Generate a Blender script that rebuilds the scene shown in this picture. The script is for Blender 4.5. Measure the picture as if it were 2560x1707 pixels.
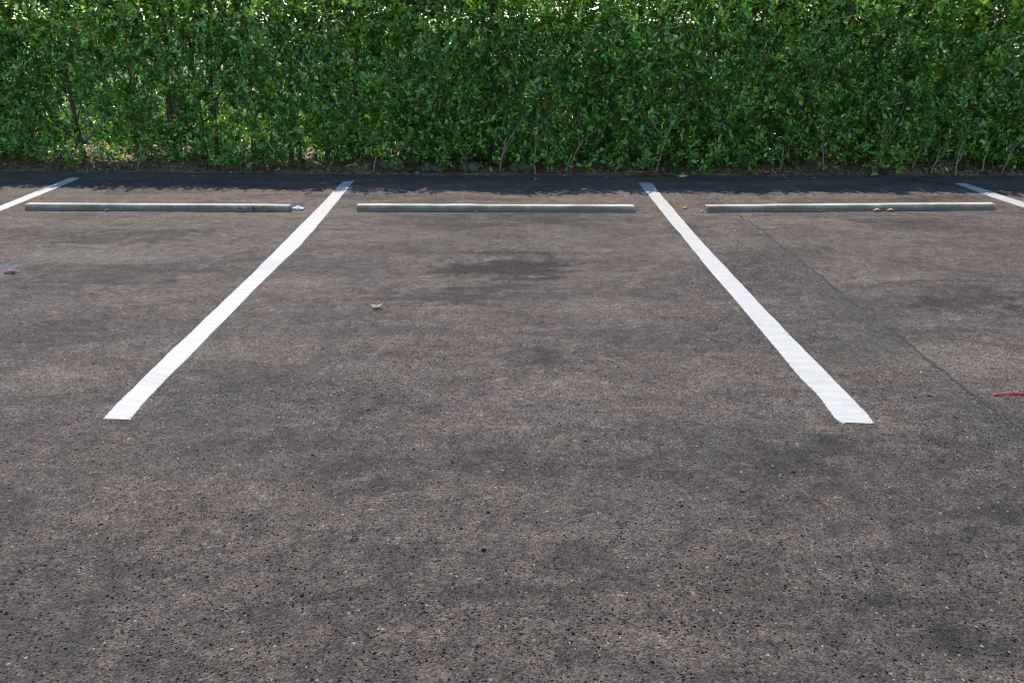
import bpy, bmesh, math, random
import numpy as np
from mathutils import Vector, Matrix, Quaternion, noise

for o in list(bpy.data.objects): bpy.data.objects.remove(o)
scn = bpy.context.scene
C = scn.collection
random.seed(7); rng = np.random.default_rng(11)

# ------------------------------------------------------------------ camera
F_PX = 2350.0; TH = math.atan(798.5/F_PX); H = 1.4
cam = bpy.data.cameras.new('camera'); co = bpy.data.objects.new('camera', cam); C.objects.link(co)
cam.sensor_width = 36; cam.lens = F_PX/2560*36; cam.clip_end = 2000; cam.clip_start = .05
co.location = (0, 0, H); co.rotation_euler = (math.pi/2-TH, 0, 0)
scn.camera = co

# ------------------------------------------------------------------ light
SUN_EL = math.radians(57); SUN_AZ = math.radians(-25)      # from behind the hedge, a little to the left
w = bpy.data.worlds.new('World'); scn.world = w; w.use_nodes = True
nt = w.node_tree; sky = nt.nodes.new('ShaderNodeTexSky'); sky.sky_type = 'NISHITA'; sky.sun_disc = False
sky.sun_elevation = SUN_EL; sky.sun_rotation = SUN_AZ; sky.air_density = 1.0; sky.dust_density = .1; sky.ozone_density = 5.0
nt.links.new(sky.outputs[0], nt.nodes['Background'].inputs[0]); nt.nodes['Background'].inputs[1].default_value = .15
sd = Vector((math.sin(SUN_AZ)*math.cos(SUN_EL), math.cos(SUN_AZ)*math.cos(SUN_EL), math.sin(SUN_EL)))
sl = bpy.data.lights.new('sun', 'SUN'); so = bpy.data.objects.new('sun', sl); C.objects.link(so)
sl.energy = 3.5; sl.angle = math.radians(.5); sl.color = (1, .93, .83)
so.rotation_euler = sd.to_track_quat('Z', 'Y').to_euler(); so.location = sd*30
vs = scn.view_settings; vs.view_transform = 'Standard'; vs.look = 'None'; vs.exposure = 1.3; vs.gamma = 1; vs.use_curve_mapping = False
scn.render.engine = 'CYCLES'; scn.cycles.filter_width = .85; scn.cycles.diffuse_bounces = 2; scn.cycles.max_bounces = 8

# ------------------------------------------------------------------ helpers
def G(px, py, z=0.0):
    """the point of the level z that the photograph shows at this pixel"""
    c, s = math.cos(TH), math.sin(TH); u = -(py-853.5)
    d = Vector((px-1280, u*s+F_PX*c, u*c-F_PX*s)); t = (z-H)/d.z
    return Vector((d.x*t, d.y*t, z))
def tag(o, label=None, cat=None, group=None, kind=None):
    if label: o['label'] = label
    if cat: o['category'] = cat
    if group: o['group'] = group
    if kind: o['kind'] = kind
    return o
def link(name, me, parent=None, mat=None):
    o = bpy.data.objects.new(name, me); C.objects.link(o)
    if mat: me.materials.append(mat)
    if parent: o.parent = parent
    return o
def pymesh(name, v, f, mat=None, parent=None, smooth=False):
    me = bpy.data.meshes.new(name); me.from_pydata([tuple(p) for p in v], [], f); me.update()
    if smooth: me.shade_smooth()
    return link(name, me, parent, mat)
def empty(name, loc, rz=0):
    o = bpy.data.objects.new(name, None); C.objects.link(o); o.location = loc; o.rotation_euler = (0, 0, rz); o.empty_display_size = .1
    return o
def tube(vs_, fs, pts, rad, n=7):
    base = len(vs_); pts = [Vector(p) for p in pts]
    for i, p in enumerate(pts):
        d = (pts[min(i+1, len(pts)-1)]-pts[max(i-1, 0)]).normalized()
        a = d.orthogonal().normalized() if i == 0 else (a-d*a.dot(d)).normalized()
        b = d.cross(a); r = rad[i] if hasattr(rad, '__len__') else rad
        for k in range(n):
            t = 2*math.pi*k/n; vs_.append(p+(a*math.cos(t)+b*math.sin(t))*r)
    for i in range(len(pts)-1):
        for k in range(n):
            fs.append((base+i*n+k, base+i*n+(k+1) % n, base+(i+1)*n+(k+1) % n, base+(i+1)*n+k))
    fs.append(tuple(base+k for k in range(n))[::-1]); e = base+(len(pts)-1)*n; fs.append(tuple(e+k for k in range(n)))

# --- node helpers
class N:
    def __init__(s, name):
        s.m = bpy.data.materials.new(name); s.m.use_nodes = True; s.t = s.m.node_tree
        s.p = s.t.nodes['Principled BSDF']; s.o = s.t.nodes['Material Output']
        s.tc = s.t.nodes.new('ShaderNodeTexCoord').outputs['Object']
    def l(s, a, b): s.t.links.new(a, b)
    def sock(s, i, v):
        if isinstance(v, bpy.types.NodeSocket): s.l(v, i)
        elif v is not None: i.default_value = v
    def noise(s, scale, detail=4, rough=.55, vec=None, dist=0, col=False):
        n = s.t.nodes.new('ShaderNodeTexNoise'); n.inputs['Scale'].default_value = scale; n.inputs['Detail'].default_value = detail
        n.inputs['Roughness'].default_value = rough; n.inputs['Distortion'].default_value = dist; s.l(vec or s.tc, n.inputs['Vector'])
        return n.outputs['Color' if col else 'Fac']
    def vor(s, scale, vec=None, rnd=1, feat='F1'):
        n = s.t.nodes.new('ShaderNodeTexVoronoi'); n.feature = feat; n.inputs['Scale'].default_value = scale; n.inputs['Randomness'].default_value = rnd
        s.l(vec or s.tc, n.inputs['Vector']); return n.outputs
    def map(s, vec=None, scale=(1, 1, 1), loc=(0, 0, 0), rot=(0, 0, 0)):
        n = s.t.nodes.new('ShaderNodeMapping'); s.l(vec or s.tc, n.inputs[0]); n.inputs['Scale'].default_value = scale
        n.inputs['Location'].default_value = loc; n.inputs['Rotation'].default_value = rot; return n.outputs[0]
    def math(s, op, a, b=None, c=None, clamp=False):
        n = s.t.nodes.new('ShaderNodeMath'); n.operation = op; n.use_clamp = clamp
        s.sock(n.inputs[0], a); s.sock(n.inputs[1], b); s.sock(n.inputs[2], c); return n.outputs[0]
    def ramp(s, v, lo, hi, a=0, b=1, smooth=True):
        n = s.t.nodes.new('ShaderNodeMapRange'); n.interpolation_type = 'SMOOTHSTEP' if smooth else 'LINEAR'
        s.sock(n.inputs[0], v); n.inputs[1].default_value = lo; n.inputs[2].default_value = hi; n.inputs[3].default_value = a; n.inputs[4].default_value = b
        return n.outputs[0]
    def mix(s, f, a, b, mode='MIX'):
        n = s.t.nodes.new('ShaderNodeMix'); n.data_type = 'RGBA'; n.blend_type = mode
        def c(v): return v if isinstance(v, bpy.types.NodeSocket) else (v[0], v[1], v[2], 1)
        s.sock(n.inputs[0], f); s.sock(n.inputs[6], c(a)); s.sock(n.inputs[7], c(b)); return n.outputs[2]
    def sep(s, v=None):
        n = s.t.nodes.new('ShaderNodeSeparateXYZ'); s.l(v or s.tc, n.inputs[0]); return n.outputs
    def bump(s, h, strength=.5, dist=.01, nrm=None):
        n = s.t.nodes.new('ShaderNodeBump'); n.inputs['Strength'].default_value = strength; n.inputs['Distance'].default_value = dist
        s.l(h, n.inputs['Height'])
        if nrm: s.l(nrm, n.inputs['Normal'])
        return n.outputs[0]
    def fin(s, col=None, rough=None, nrm=None, spec=None):
        s.sock(s.p.inputs['Base Color'], col if isinstance(col, bpy.types.NodeSocket) else (*col, 1)); s.sock(s.p.inputs['Roughness'], rough)
        if nrm: s.l(nrm, s.p.inputs['Normal'])
        if spec is not None: s.sock(s.p.inputs['Specular IOR Level'], spec)
        return s.m

# ------------------------------------------------------------------ materials
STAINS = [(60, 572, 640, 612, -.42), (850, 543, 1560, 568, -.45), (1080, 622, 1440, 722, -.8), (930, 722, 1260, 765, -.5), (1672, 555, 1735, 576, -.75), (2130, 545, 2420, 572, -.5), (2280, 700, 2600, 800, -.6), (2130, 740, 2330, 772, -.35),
    (2020, 1085, 2220, 1125, -.55), (2290, 1090, 2420, 1118, -.4), (120, 660, 520, 720, -.35), (0, 780, 280, 880, -.3), (1230, 860, 1420, 930, -.3), (1850, 1150, 2150, 1210, -.3), (2350, 1240, 2600, 1330, -.35), (700, 1170, 980, 1240, -.25), (2280, 1560, 2600, 1640, -.5), (700, 1450, 1500, 1560, -.3),
    (-40, 618, 520, 660, .38), (640, 690, 860, 730, .32), (1380, 740, 1660, 800, .28), (2230, 860, 2600, 950, .3), (0, 905, 230, 980, .28), (1290, 930, 1560, 1010, .2), (640, 520, 900, 545, .3), (900, 575, 1150, 605, .25), (500, 1610, 720, 1660, .3), (930, 1560, 990, 1600, .4), (1480, 1560, 1750, 1640, .25), (1640, 600, 1760, 640, .2), (760, 900, 1130, 960, .22)]
def mat_asphalt():
    a = N('asphalt'); X = a.sep()[0]; Y = a.sep()[1]
    wob = a.math('SUBTRACT', a.noise(9, 3), .5)
    seam = a.math('SUBTRACT', a.math('ADD', X, a.math('MULTIPLY', Y, .031)), a.math('MULTIPLY_ADD', wob, .05, 1.945))  # 0 on the joint
    big = a.noise(.55, 5, .6, a.map(scale=(.75, 1.5, 1)), .6)
    mid = a.noise(2.1, 6, .65, a.map(scale=(.6, 1.5, 1), loc=(3, 1, 0)), .9)
    sml = a.noise(11, 5, .7)
    tone = a.math('ADD', a.math('ADD', a.ramp(big, .34, .68, -.45, .45), a.ramp(mid, .36, .66, -.38, .42)), a.ramp(sml, .34, .66, -.40, .40))
    tone = a.math('ADD', tone, a.ramp(seam, -.01, .02, 0, .12))
    band = a.math('MULTIPLY', a.ramp(seam, -.20, -.04), a.ramp(seam, 0, .012, 1, 0))
    base = a.mix(a.math('MULTIPLY_ADD', tone, .5, .5, True), (.062, .054, .050), (.225, .197, .178))
    # warm dust and cool grey film
    dust = a.ramp(a.noise(.9, 5, .6, a.map(loc=(7, 2, 0), scale=(.6, 1.4, 1)), .5), .5, .72)
    base = a.mix(a.math('MULTIPLY', dust, .42), base, (.235, .192, .155))
    cool = a.ramp(a.noise(1.7, 5, .6, a.map(loc=(1, 9, 0)), .5), .52, .7)
    base = a.mix(a.math('MULTIPLY', cool, .45), base, (.118, .125, .125))
    base = a.mix(a.math('MULTIPLY', a.ramp(a.noise(2.6, 4, .6, a.map(loc=(11, 4, 0))), .56, .74), .35), base, (.150, .125, .130))
    base = a.mix(a.math('MULTIPLY', band, .55), base, (.098, .1, .1))
    # sand blown along the hedge side and under the stops
    sand = a.math('MULTIPLY', a.ramp(a.math('ADD', Y, a.math('MULTIPLY', wob, .8)), 8.55, 9.15), a.ramp(sml, .35, .6))
    base = a.mix(a.math('MULTIPLY', sand, .75), base, (.175, .17, .135))
    nst = a.math('MULTIPLY', a.ramp(Y, 6.2, 7.2), a.ramp(mid, .4, .62))
    base = a.mix(a.math('MULTIPLY', nst, .38), base, (.26, .215, .17))
    # stains and worn patches where the lot has them: (pixel box in the photograph, strength), dark < 0 < light
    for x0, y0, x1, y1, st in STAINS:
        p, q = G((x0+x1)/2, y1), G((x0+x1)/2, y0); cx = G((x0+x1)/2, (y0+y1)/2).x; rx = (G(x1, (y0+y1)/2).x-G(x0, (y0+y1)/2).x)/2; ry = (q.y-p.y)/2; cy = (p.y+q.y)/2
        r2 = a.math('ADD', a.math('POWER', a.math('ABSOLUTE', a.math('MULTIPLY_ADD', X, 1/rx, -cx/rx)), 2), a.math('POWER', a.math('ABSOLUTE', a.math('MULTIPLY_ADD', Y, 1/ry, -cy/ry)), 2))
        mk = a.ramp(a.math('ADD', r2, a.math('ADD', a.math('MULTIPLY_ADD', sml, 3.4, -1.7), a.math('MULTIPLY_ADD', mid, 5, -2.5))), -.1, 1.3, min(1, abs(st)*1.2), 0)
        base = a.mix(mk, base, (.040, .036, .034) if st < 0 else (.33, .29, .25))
    # aggregate
    jit = a.t.nodes.new('ShaderNodeVectorMath'); jit.operation = 'MULTIPLY_ADD'; a.l(a.noise(45, 4, .8, col=True), jit.inputs[0]); jit.inputs[1].default_value = (.03, .03, 0); a.l(a.tc, jit.inputs[2]); jv = jit.outputs[0]
    v = a.vor(170); vc = a.sep(v['Color'])[0]
    agg = a.ramp(vc, 0, 1, .42, 1.55, False)
    v3 = a.vor(420); agg2 = a.ramp(a.sep(v3['Color'])[1], 0, 1, .65, 1.35, False)
    grain = a.math('MULTIPLY', a.ramp(a.noise(34, 8, .9, jv), .36, .64, .60, 1.45), a.ramp(a.noise(9, 6, .8, a.map(loc=(3, 8, 0)), .6), .36, .64, .80, 1.22))
    n = a.t.nodes.new('ShaderNodeVectorMath'); n.operation = 'SCALE'; a.l(base, n.inputs[0]); a.l(a.math('MULTIPLY', grain, a.math('MULTIPLY', agg, agg2)), n.inputs['Scale'])
    base = n.outputs[0]; base = a.mix(1.0, base, a.mix(a.ramp(a.math('ADD', Y, a.math('MULTIPLY', wob, 2)), 1.5, 6.5, 0, 1), (.345, .309, .268), (.415, .366, .318)), 'MULTIPLY')
    vl = a.vor(130, a.map(loc=(4, 4, 0), scale=(1, .7, 1))); gl = a.sep(vl['Color']); lite = a.math('MULTIPLY', a.math('GREATER_THAN', gl[1], .975), a.math('LESS_THAN', vl['Distance'], a.ramp(gl[0], 0, 1, .1, .5, False)))
    base = a.mix(a.math('MULTIPLY', lite, .6), base, (.27, .25, .225))
    # open pores
    vp = a.vor(70, jv); gate = a.sep(vp['Color'])
    dens = a.ramp(a.math('ADD', a.noise(1.6, 5, .7, a.map(loc=(5, 5, 0), scale=(.6, 1.5, 1)), .6), a.ramp(a.math('ADD', Y, a.math('MULTIPLY', wob, 1.4)), 1.8, 2.5, .13, 0)), .40, .68, .06, .6)
    pore = a.math('MULTIPLY', a.math('LESS_THAN', gate[0], dens), a.math('LESS_THAN', vp['Distance'], a.ramp(gate[1], 0, 1, .03, .27, False)))
    vq = a.vor(15, jv); gq = a.sep(vq['Color'])
    pit = a.math('MULTIPLY', a.math('LESS_THAN', gq[0], .14), a.math('LESS_THAN', vq['Distance'], a.ramp(gq[1], 0, 1, .03, .13, False)))
    vs2 = a.vor(135, jv); g2 = a.sep(vs2['Color']); fine = a.math('MULTIPLY', a.math('LESS_THAN', g2[0], a.math('MULTIPLY_ADD', dens, .42, .03)), a.math('LESS_THAN', vs2['Distance'], a.ramp(g2[1], 0, 1, .10, .48, False)))
    hole = a.math('MAXIMUM', fine, a.math('MAXIMUM', pore, pit))
    grainy = a.noise(230, 5, .8); base = a.mix(a.math('MULTIPLY', a.ramp(grainy, .60, .66), a.ramp(dens, .1, .9, .25, .85)), base, (.03, .027, .026))
    base = a.mix(a.math('MULTIPLY', hole, .93), base, (.004, .004, .004))
    hgt = a.math('SUBTRACT', a.math('ADD', a.math('MULTIPLY', a.noise(120, 6, .75), .8), a.math('MULTIPLY', v['Distance'], -.5)), a.math('MULTIPLY', hole, 1.3))
    nr = a.bump(hgt, 1.0, .006); nr = a.bump(a.noise(5, 5, .6), .35, .02, nr)
    return a.fin(base, a.ramp(big, .3, .7, .84, .95), nr, a.ramp(hole, 0, 1, .22, 0, False))

def mat_paint():
    a = N('white_road_paint'); X, Y, Z = a.sep()[0], a.sep()[1], a.sep()[2]
    n1 = a.noise(14, 6, .7, a.map(scale=(.35, 1.6, 1)))
    col = a.mix(a.ramp(n1, .35, .62), (.272, .260, .236), (.322, .308, .282))
    col = a.mix(a.math('MULTIPLY', a.ramp(a.noise(5, 5, .7), .5, .7), .45), col, (.25, .24, .22))
    wear = a.math('MULTIPLY', a.ramp(a.noise(150, 4, .7), .57, .64), a.ramp(a.noise(3.5, 5, .7), .42, .66, .12, .75)); col = a.mix(wear, col, (.16, .15, .14))
    at = a.t.nodes.new('ShaderNodeAttribute'); at.attribute_name = 'inset'
    rag = a.ramp(a.math('ADD', a.math('MULTIPLY', at.outputs['Fac'], .42), a.noise(130, 5, .75)), .56, .66, 1, 0); col = a.mix(rag, col, (.055, .05, .045))
    col = a.mix(a.math('MULTIPLY', a.ramp(a.noise(60, 7, .8), .52, .66), a.ramp(a.noise(2.2, 4, .7, a.map(loc=(3, 3, 0))), .45, .62, .18, .6)), col, (.20, .19, .175))
    # tyre tread smudges across the left line
    def band(y0, hw): return a.ramp(a.math('ABSOLUTE', a.math('SUBTRACT', a.math('MULTIPLY_ADD', X, .25, Y), y0-.37)), hw*.7, hw, 1, 0)
    tread = a.math('GREATER_THAN', a.math('SINE', a.math('MULTIPLY', a.math('MULTIPLY_ADD', X, .5, Y), 150)), .1)
    leftonly = a.math('MULTIPLY', a.math('LESS_THAN', X, -1.2), a.math('GREATER_THAN', X, -2))
    sm = a.math('MULTIPLY', a.math('ADD', band(5.55, .16), band(3.63, .085)), a.math('MULTIPLY', a.math('MULTIPLY_ADD', tread, .6, .4), leftonly))
    sm = a.math('MULTIPLY', sm, a.ramp(n1, .3, .6, .35, 1))
    col = a.mix(a.math('MULTIPLY', sm, .6), col, (.20, .195, .185))
    v = a.vor(24); g = a.sep(v['Color'])
    pit = a.math('MULTIPLY', a.math('LESS_THAN', g[0], .09), a.math('LESS_THAN', v['Distance'], a.ramp(g[1], 0, 1, .03, .13, False)))
    col = a.mix(a.math('MULTIPLY', pit, .85), col, (.06, .055, .05))
    h = a.math('SUBTRACT', a.noise(110, 6, .75), a.math('MULTIPLY', pit, 1.2))
    return a.fin(col, .62, a.bump(h, .55, .003), .4)

def mat_leaf(name='hedge_leaf'):
    a = N(name); at = a.t.nodes.new('ShaderNodeAttribute'); at.attribute_name = 'tint'; col = at.outputs['Color']
    n = a.t.nodes.new('ShaderNodeNewGeometry')
    a.fin(col, .26, None, .8)
    tr = a.t.nodes.new('ShaderNodeBsdfTranslucent')
    h = a.mix(1.0, col, (1.75, 1.6, .45), 'MULTIPLY'); a.l(h, tr.inputs['Color'])
    mx = a.t.nodes.new('ShaderNodeMixShader'); mx.inputs[0].default_value = .36
    a.l(a.p.outputs[0], mx.inputs[1]); a.l(tr.outputs[0], mx.inputs[2]); a.l(mx.outputs[0], a.o.inputs[0])
    return a.m
def mat_litter():
    a = N('dry_leaf'); at = a.t.nodes.new('ShaderNodeAttribute'); at.attribute_name = 'tint'
    n = a.noise(60, 4, .6); c = a.mix(a.ramp(n, .35, .65), at.outputs['Color'], a.mix(.6, at.outputs['Color'], (.05, .03, .015)))
    a.fin(c, .7, a.bump(a.noise(90, 3), .3, .002), .3); return a.m
def mat_simple(name, c1, c2, scale=20, rough=.8, bump=.3, bd=.004, spec=.3, stretch=(1, 1, 1)):
    a = N(name); n = a.noise(scale, 6, .65, a.map(scale=stretch)); c = a.mix(a.ramp(n, .32, .68), c1, c2)
    return a.fin(c, rough, a.bump(a.noise(scale*3, 5, .7, a.map(scale=stretch)), bump, bd), spec)
def mat_soil():
    a = N('soil'); X, Y = a.sep()[0], a.sep()[1]
    c = a.mix(a.ramp(a.noise(3, 6, .7), .35, .65), (.10, .066, .036), (.24, .16, .085))
    c = a.mix(a.ramp(a.noise(40, 5, .7), .42, .6), c, a.mix(.5, c, (.34, .24, .14)))
    far = a.ramp(a.math('ADD', Y, a.math('MULTIPLY', a.noise(1.2, 4), 3)), 13.5, 16)
    c = a.mix(far, c, a.mix(a.noise(8, 5, .7), (.05, .085, .02), (.12, .16, .045)))
    return a.fin(c, .95, a.bump(a.noise(30, 7, .75), .9, .03), .2)
def mat_concrete(name, seed, tone=1.0):
    a = N(name); v = a.map(loc=(seed*3.1, seed*1.7, seed)); n = a.noise(5, 6, .65, v)
    c = a.mix(a.ramp(n, .3, .7), (.24*tone, .208*tone, .158*tone), (.38*tone, .34*tone, .27*tone))
    st = a.ramp(a.noise(3.2, 4, .6, a.map(v, scale=(1.2, 3, .25))), .60, .68)
    c = a.mix(a.math('MULTIPLY', st, .5), c, (.13*tone, .12*tone, .11*tone))
    Z = a.sep()[2]
    c = a.mix(a.math('MULTIPLY', a.ramp(a.math('ADD', Z, a.math('MULTIPLY', a.math('SUBTRACT', n, .5), .05)), .02, .047, 1, 0), .74), c, (.10, .08, .058))   # splashed dirt, carried up the sides to paint in the front face's shade
    vo = a.vor(55); g = a.sep(vo['Color'])
    pit = a.math('MULTIPLY', a.math('LESS_THAN', g[0], .2), a.math('LESS_THAN', vo['Distance'], .22))
    c = a.mix(a.math('MULTIPLY', pit, .7), c, (.1, .09, .08))
    return a.fin(c, .85, a.bump(a.math('SUBTRACT', a.noise(90, 6, .7), pit), .5, .003), .3)

M_ASPH, M_PAINT, M_LEAF, M_LIT, M_SOIL = mat_asphalt(), mat_paint(), mat_leaf(), mat_litter(), mat_soil()
M_BARK = mat_simple('bark', (.055, .038, .026), (.17, .125, .085), 25, .9, .8, .01, .2, (1, 1, .25))
M_TWIG = mat_simple('dead_twig', (.17, .115, .07), (.36, .27, .18), 40, .85, .4, .003)
M_MOSS = mat_simple('mossy_stone', (.035, .042, .016), (.15, .14, .085), 22, .9, .9, .02)
M_CRACK = mat_simple('bitumen_crack', (.006, .005, .005), (.03, .027, .025), 60, .9, .5, .004)
M_PITCH = mat_simple('asphalt_crumb', (.006, .005, .005), (.012, .011, .01), 60, .95, .5, .004, .05)
M_BLACK = mat_simple('black_paint', (.01, .01, .01), (.03, .03, .03), 40, .5, .2, .002)
M_WALL = mat_simple('cement_wall', (.30, .30, .30), (.42, .415, .40), 3, .9, .5, .01)
M_GREY = mat_simple('cement_spill', (.026, .030, .036), (.10, .108, .12), 70, .85, .9, .01)
M_TISSUE = mat_simple('white_tissue', (.55, .55, .55), (.66, .66, .66), 30, .8, .3, .004)
M_RED = mat_simple('red_plastic', (.30, .018, .02), (.42, .03, .03), 60, .45, .2, .002, .5)
M_PINK = mat_simple('frayed_red_plastic', (.50, .07, .06), (.60, .13, .11), 60, .5, .2, .002, .4)
M_WOOD = mat_simple('pale_wood', (.36, .28, .18), (.50, .42, .30), 50, .8, .4, .003)

# ------------------------------------------------------------------ setting
def edge_y(x):            # back edge of the asphalt, the foot of the hedge
    return 9.10+max(0, -x-.2)*.062+.0*x
def soil_z(x, y):
    e = y-edge_y(x)
    b = -.012+.05*min(max(e/.35, 0), 1)+.10*math.exp(-((e-.5)/.35)**2)*(.4+.6*noise.noise(Vector((x*1.1, 3, 0))))
    b += .03*noise.noise(Vector((x*3, y*3, 0)))*min(max((e+.05)/.3, 0), 1)+.012*noise.noise(Vector((x*12, y*12, 2)))*min(max((e+.05)/.3, 0), 1)
    return b if e > -.1 else -.03
# ground: one sheet to the horizon, finer under the hedge
xs = sorted(set([-900, -300, -100, -40, -20, -12]+list(np.round(np.arange(-9, 9.01, .08), 3))+[12, 20, 40, 100, 300, 900]))
ys = sorted(set([-600, -100, -30, 0, 5, 8, 8.8]+list(np.round(np.arange(9.0, 11.6, .06), 3))+[12, 13, 15, 18, 25, 40, 80, 200, 600, 1200]))
V = [(x, y, soil_z(x, y) if (8.9 < y < 11.7 and abs(x) < 12) else (-.03 if y < 8.9 else -.0)) for y in ys for x in xs]; nx = len(xs)
Fc = [(j*nx+i, j*nx+i+1, (j+1)*nx+i+1, (j+1)*nx+i) for j in range(len(ys)-1) for i in range(nx-1)]
g = pymesh('ground', V, Fc, M_SOIL, smooth=True); tag(g, kind='structure')
# asphalt slab with a ragged back edge
xs = list(np.round(np.arange(-12, 12.01, .03), 3)); xs = [-60, -30, -18]+xs+[18, 30, 60]
V = []; Fc = []
for x in xs:
    e = edge_y(x)+.035*noise.noise(Vector((x*2.3, 0, 5)))+.02*noise.noise(Vector((x*14, 0, 5)))
    for y, z in ((-40, 0), (0, 0), (4, 0), (8, 0), (e-.12, 0), (e-.01, -.003), (e+.02, -.035)): V.append((x, y, z))
for i in range(len(xs)-1):
    for k in range(6): Fc.append((i*7+k, (i+1)*7+k, (i+1)*7+k+1, i*7+k+1))
lot = pymesh('parking_lot', V, Fc, M_ASPH); tag(lot, 'weathered brown grey asphalt parking lot with white bay lines', kind='structure')

# painted lines: two ragged edges each, back to front
def ribbon(name, L, R, label, mat=M_PAINT, z=.0018, jag=.0024, step=.008, parent=lot, seed=0):
    def resample(pts, n):
        d = [0]
        for a_, b_ in zip(pts, pts[1:]): d.append(d[-1]+(b_-a_).length)
        out = []
        for i in range(n):
            s = d[-1]*i/(n-1); k = max(j for j in range(len(d)-1) if d[j] <= s+1e-9); u = (s-d[k])/(d[k+1]-d[k]); out.append(pts[k].lerp(pts[k+1], min(u, 1)))
        return out
    ln = sum((b_-a_).length for a_, b_ in zip(L, L[1:])); n = int(ln/step); EDG = []
    A, B = resample(L, n), resample(R, n); V = []; Fc = []
    for i in range(n):
        j1 = noise.noise(Vector((i*.035, seed, 0)))*jag*1.6+noise.noise(Vector((i*.33, seed, 1)))*jag+random.uniform(-1, 1)*jag*.25
        j2 = noise.noise(Vector((i*.035, seed, 5)))*jag*1.6+noise.noise(Vector((i*.33, seed, 6)))*jag+random.uniform(-1, 1)*jag*.25
        a_, b_ = A[i], B[i]; s = (b_-a_).normalized(); a_ = a_+s*j1; b_ = b_+s*j2
        for u in (0, .05, .13, .87, .95, 1):
            p = a_.lerp(b_, u)
            if i in (0, n-1):
                q = noise.noise(Vector((u*5, seed, 9)))*.02+random.uniform(-.004, .004); p = p+(A[1]-A[0]).normalized()*q*(1 if i == 0 else -1)
            V.append((p.x, p.y, z if 0 < u < 1 else .0005)); EDG.append((0 if u in (0, 1) else .55 if u in (.05, .95) else 1)*(min(1, (min(i, n-1-i)+1)/5)))
    for i in range(n-1):
        for k in range(5): Fc.append((i*6+k, (i+1)*6+k, (i+1)*6+k+1, i*6+k+1))
    o = pymesh(name, V, Fc, mat, parent)
    at = o.data.attributes.new('inset', 'FLOAT', 'POINT'); at.data.foreach_set('value', EDG)
    if label: o['label'] = label
    return o
def pl(*a): return [G(x, y) for x, y in a]
L0 = pl((175, 444), (88, 479.5), (0, 515)); R0 = pl((200, 446), (103, 487), (0, 528.5))
L0.append(Vector((L0[-1].x-.02+.0, 3.2, 0))); R0.append(Vector((R0[-1].x+.0, 3.2, 0)))
L0[-1].x = L0[2].x+.03; R0[-1].x = R0[2].x+.03
L3 = pl((2383, 458.7), (2425, 473), (2474.7, 492), (2560, 520)); R3 = pl((2411.7, 457.8), (2456, 471.4), (2500, 486.8), (2560, 505.5))
L3.append(Vector((4.17, 3.2, 0))); R3.append(Vector((4.30, 3.2, 0)))
L1 = pl((855.6, 455), (797, 517), (738.6, 575), (687, 627), (621.6, 692.5), (550, 760), (478, 829), (402.8, 900), (350.5, 951), (291.8, 1008.4), (254.8, 1048))
R1 = pl((887, 452), (860, 484), (804, 553.6), (749.6, 616), (694.8, 667), (636, 725), (603, 760), (537, 826), (466.6, 900), (416.8, 947), (369.6, 997), (325, 1051))
L2 = pl((1595, 457.4), (1619.4, 486.5), (1647, 521), (1679, 562), (1700, 584.6), (1762, 663), (1846, 760), (1926, 856), (2000, 945), (2047.6, 993), (2085.7, 1045), (2107, 1061))
R2 = pl((1630, 457.4), (1653, 487), (1680.6, 518), (1703.6, 545.4), (1755, 604.7), (1828, 681.5), (1901, 760), (1965, 827), (2038, 900), (2104.8, 969), (2166.7, 1031), (2190.5, 1061))
ribbon('painted_line', L0, R0, 'white bay line cut off by the left edge of the photo', seed=1)
ribbon('painted_line', L1, R1, 'white bay line with faint grey tyre marks, left of the middle bay', seed=2)
ribbon('painted_line', L2, R2, 'white bay line right of the middle bay, beside the crack', seed=3)
ribbon('painted_line', L3, R3, 'white bay line cut off by the right edge of the photo', seed=4)
# paint specks beside the lines and along the joint
V = []; Fc = []
def blot(V, Fc, c, r, z, n=7, seed=0):
    b = len(V); V.append((c.x, c.y, z))
    for k in range(n):
        t = 2*math.pi*k/n; rr = r*random.uniform(.5, 1.25); V.append((c.x+math.cos(t)*rr*random.uniform(1, 1.5), c.y+math.sin(t)*rr, .0008))
    for k in range(n): Fc.append((b, b+1+k, b+1+(k+1) % n))
for line in (L1, R1, L2, R2, R0, L3):
    for a_, b_ in zip(line, line[1:]):
        for _ in range(int((b_-a_).length*14)):
            p = a_.lerp(b_, random.random()); p.x += random.gauss(0, .014)
            blot(V, Fc, p, random.uniform(.0012, .004), .003)
for px, py in ((668, 632), (664, 638), (676, 626), (684, 618), (688, 614), (672, 641), (1738, 459), (1744, 463), (1751, 468), (1757, 472), (1766, 477), (1770, 479), (1774, 484), (1781, 489), (1752, 465), (1588, 459), (1592, 462),
               (2364, 453), (2372, 459), (2393, 452), (2400, 453), (1660, 540)):
    for _ in range(3): blot(V, Fc, G(px+random.uniform(-4, 4), py+random.uniform(-1.5, 1.5)), random.uniform(.004, .012), .003)
o = pymesh('paint_speck', V, Fc, M_PAINT, lot); tag(o, kind='stuff')
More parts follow.
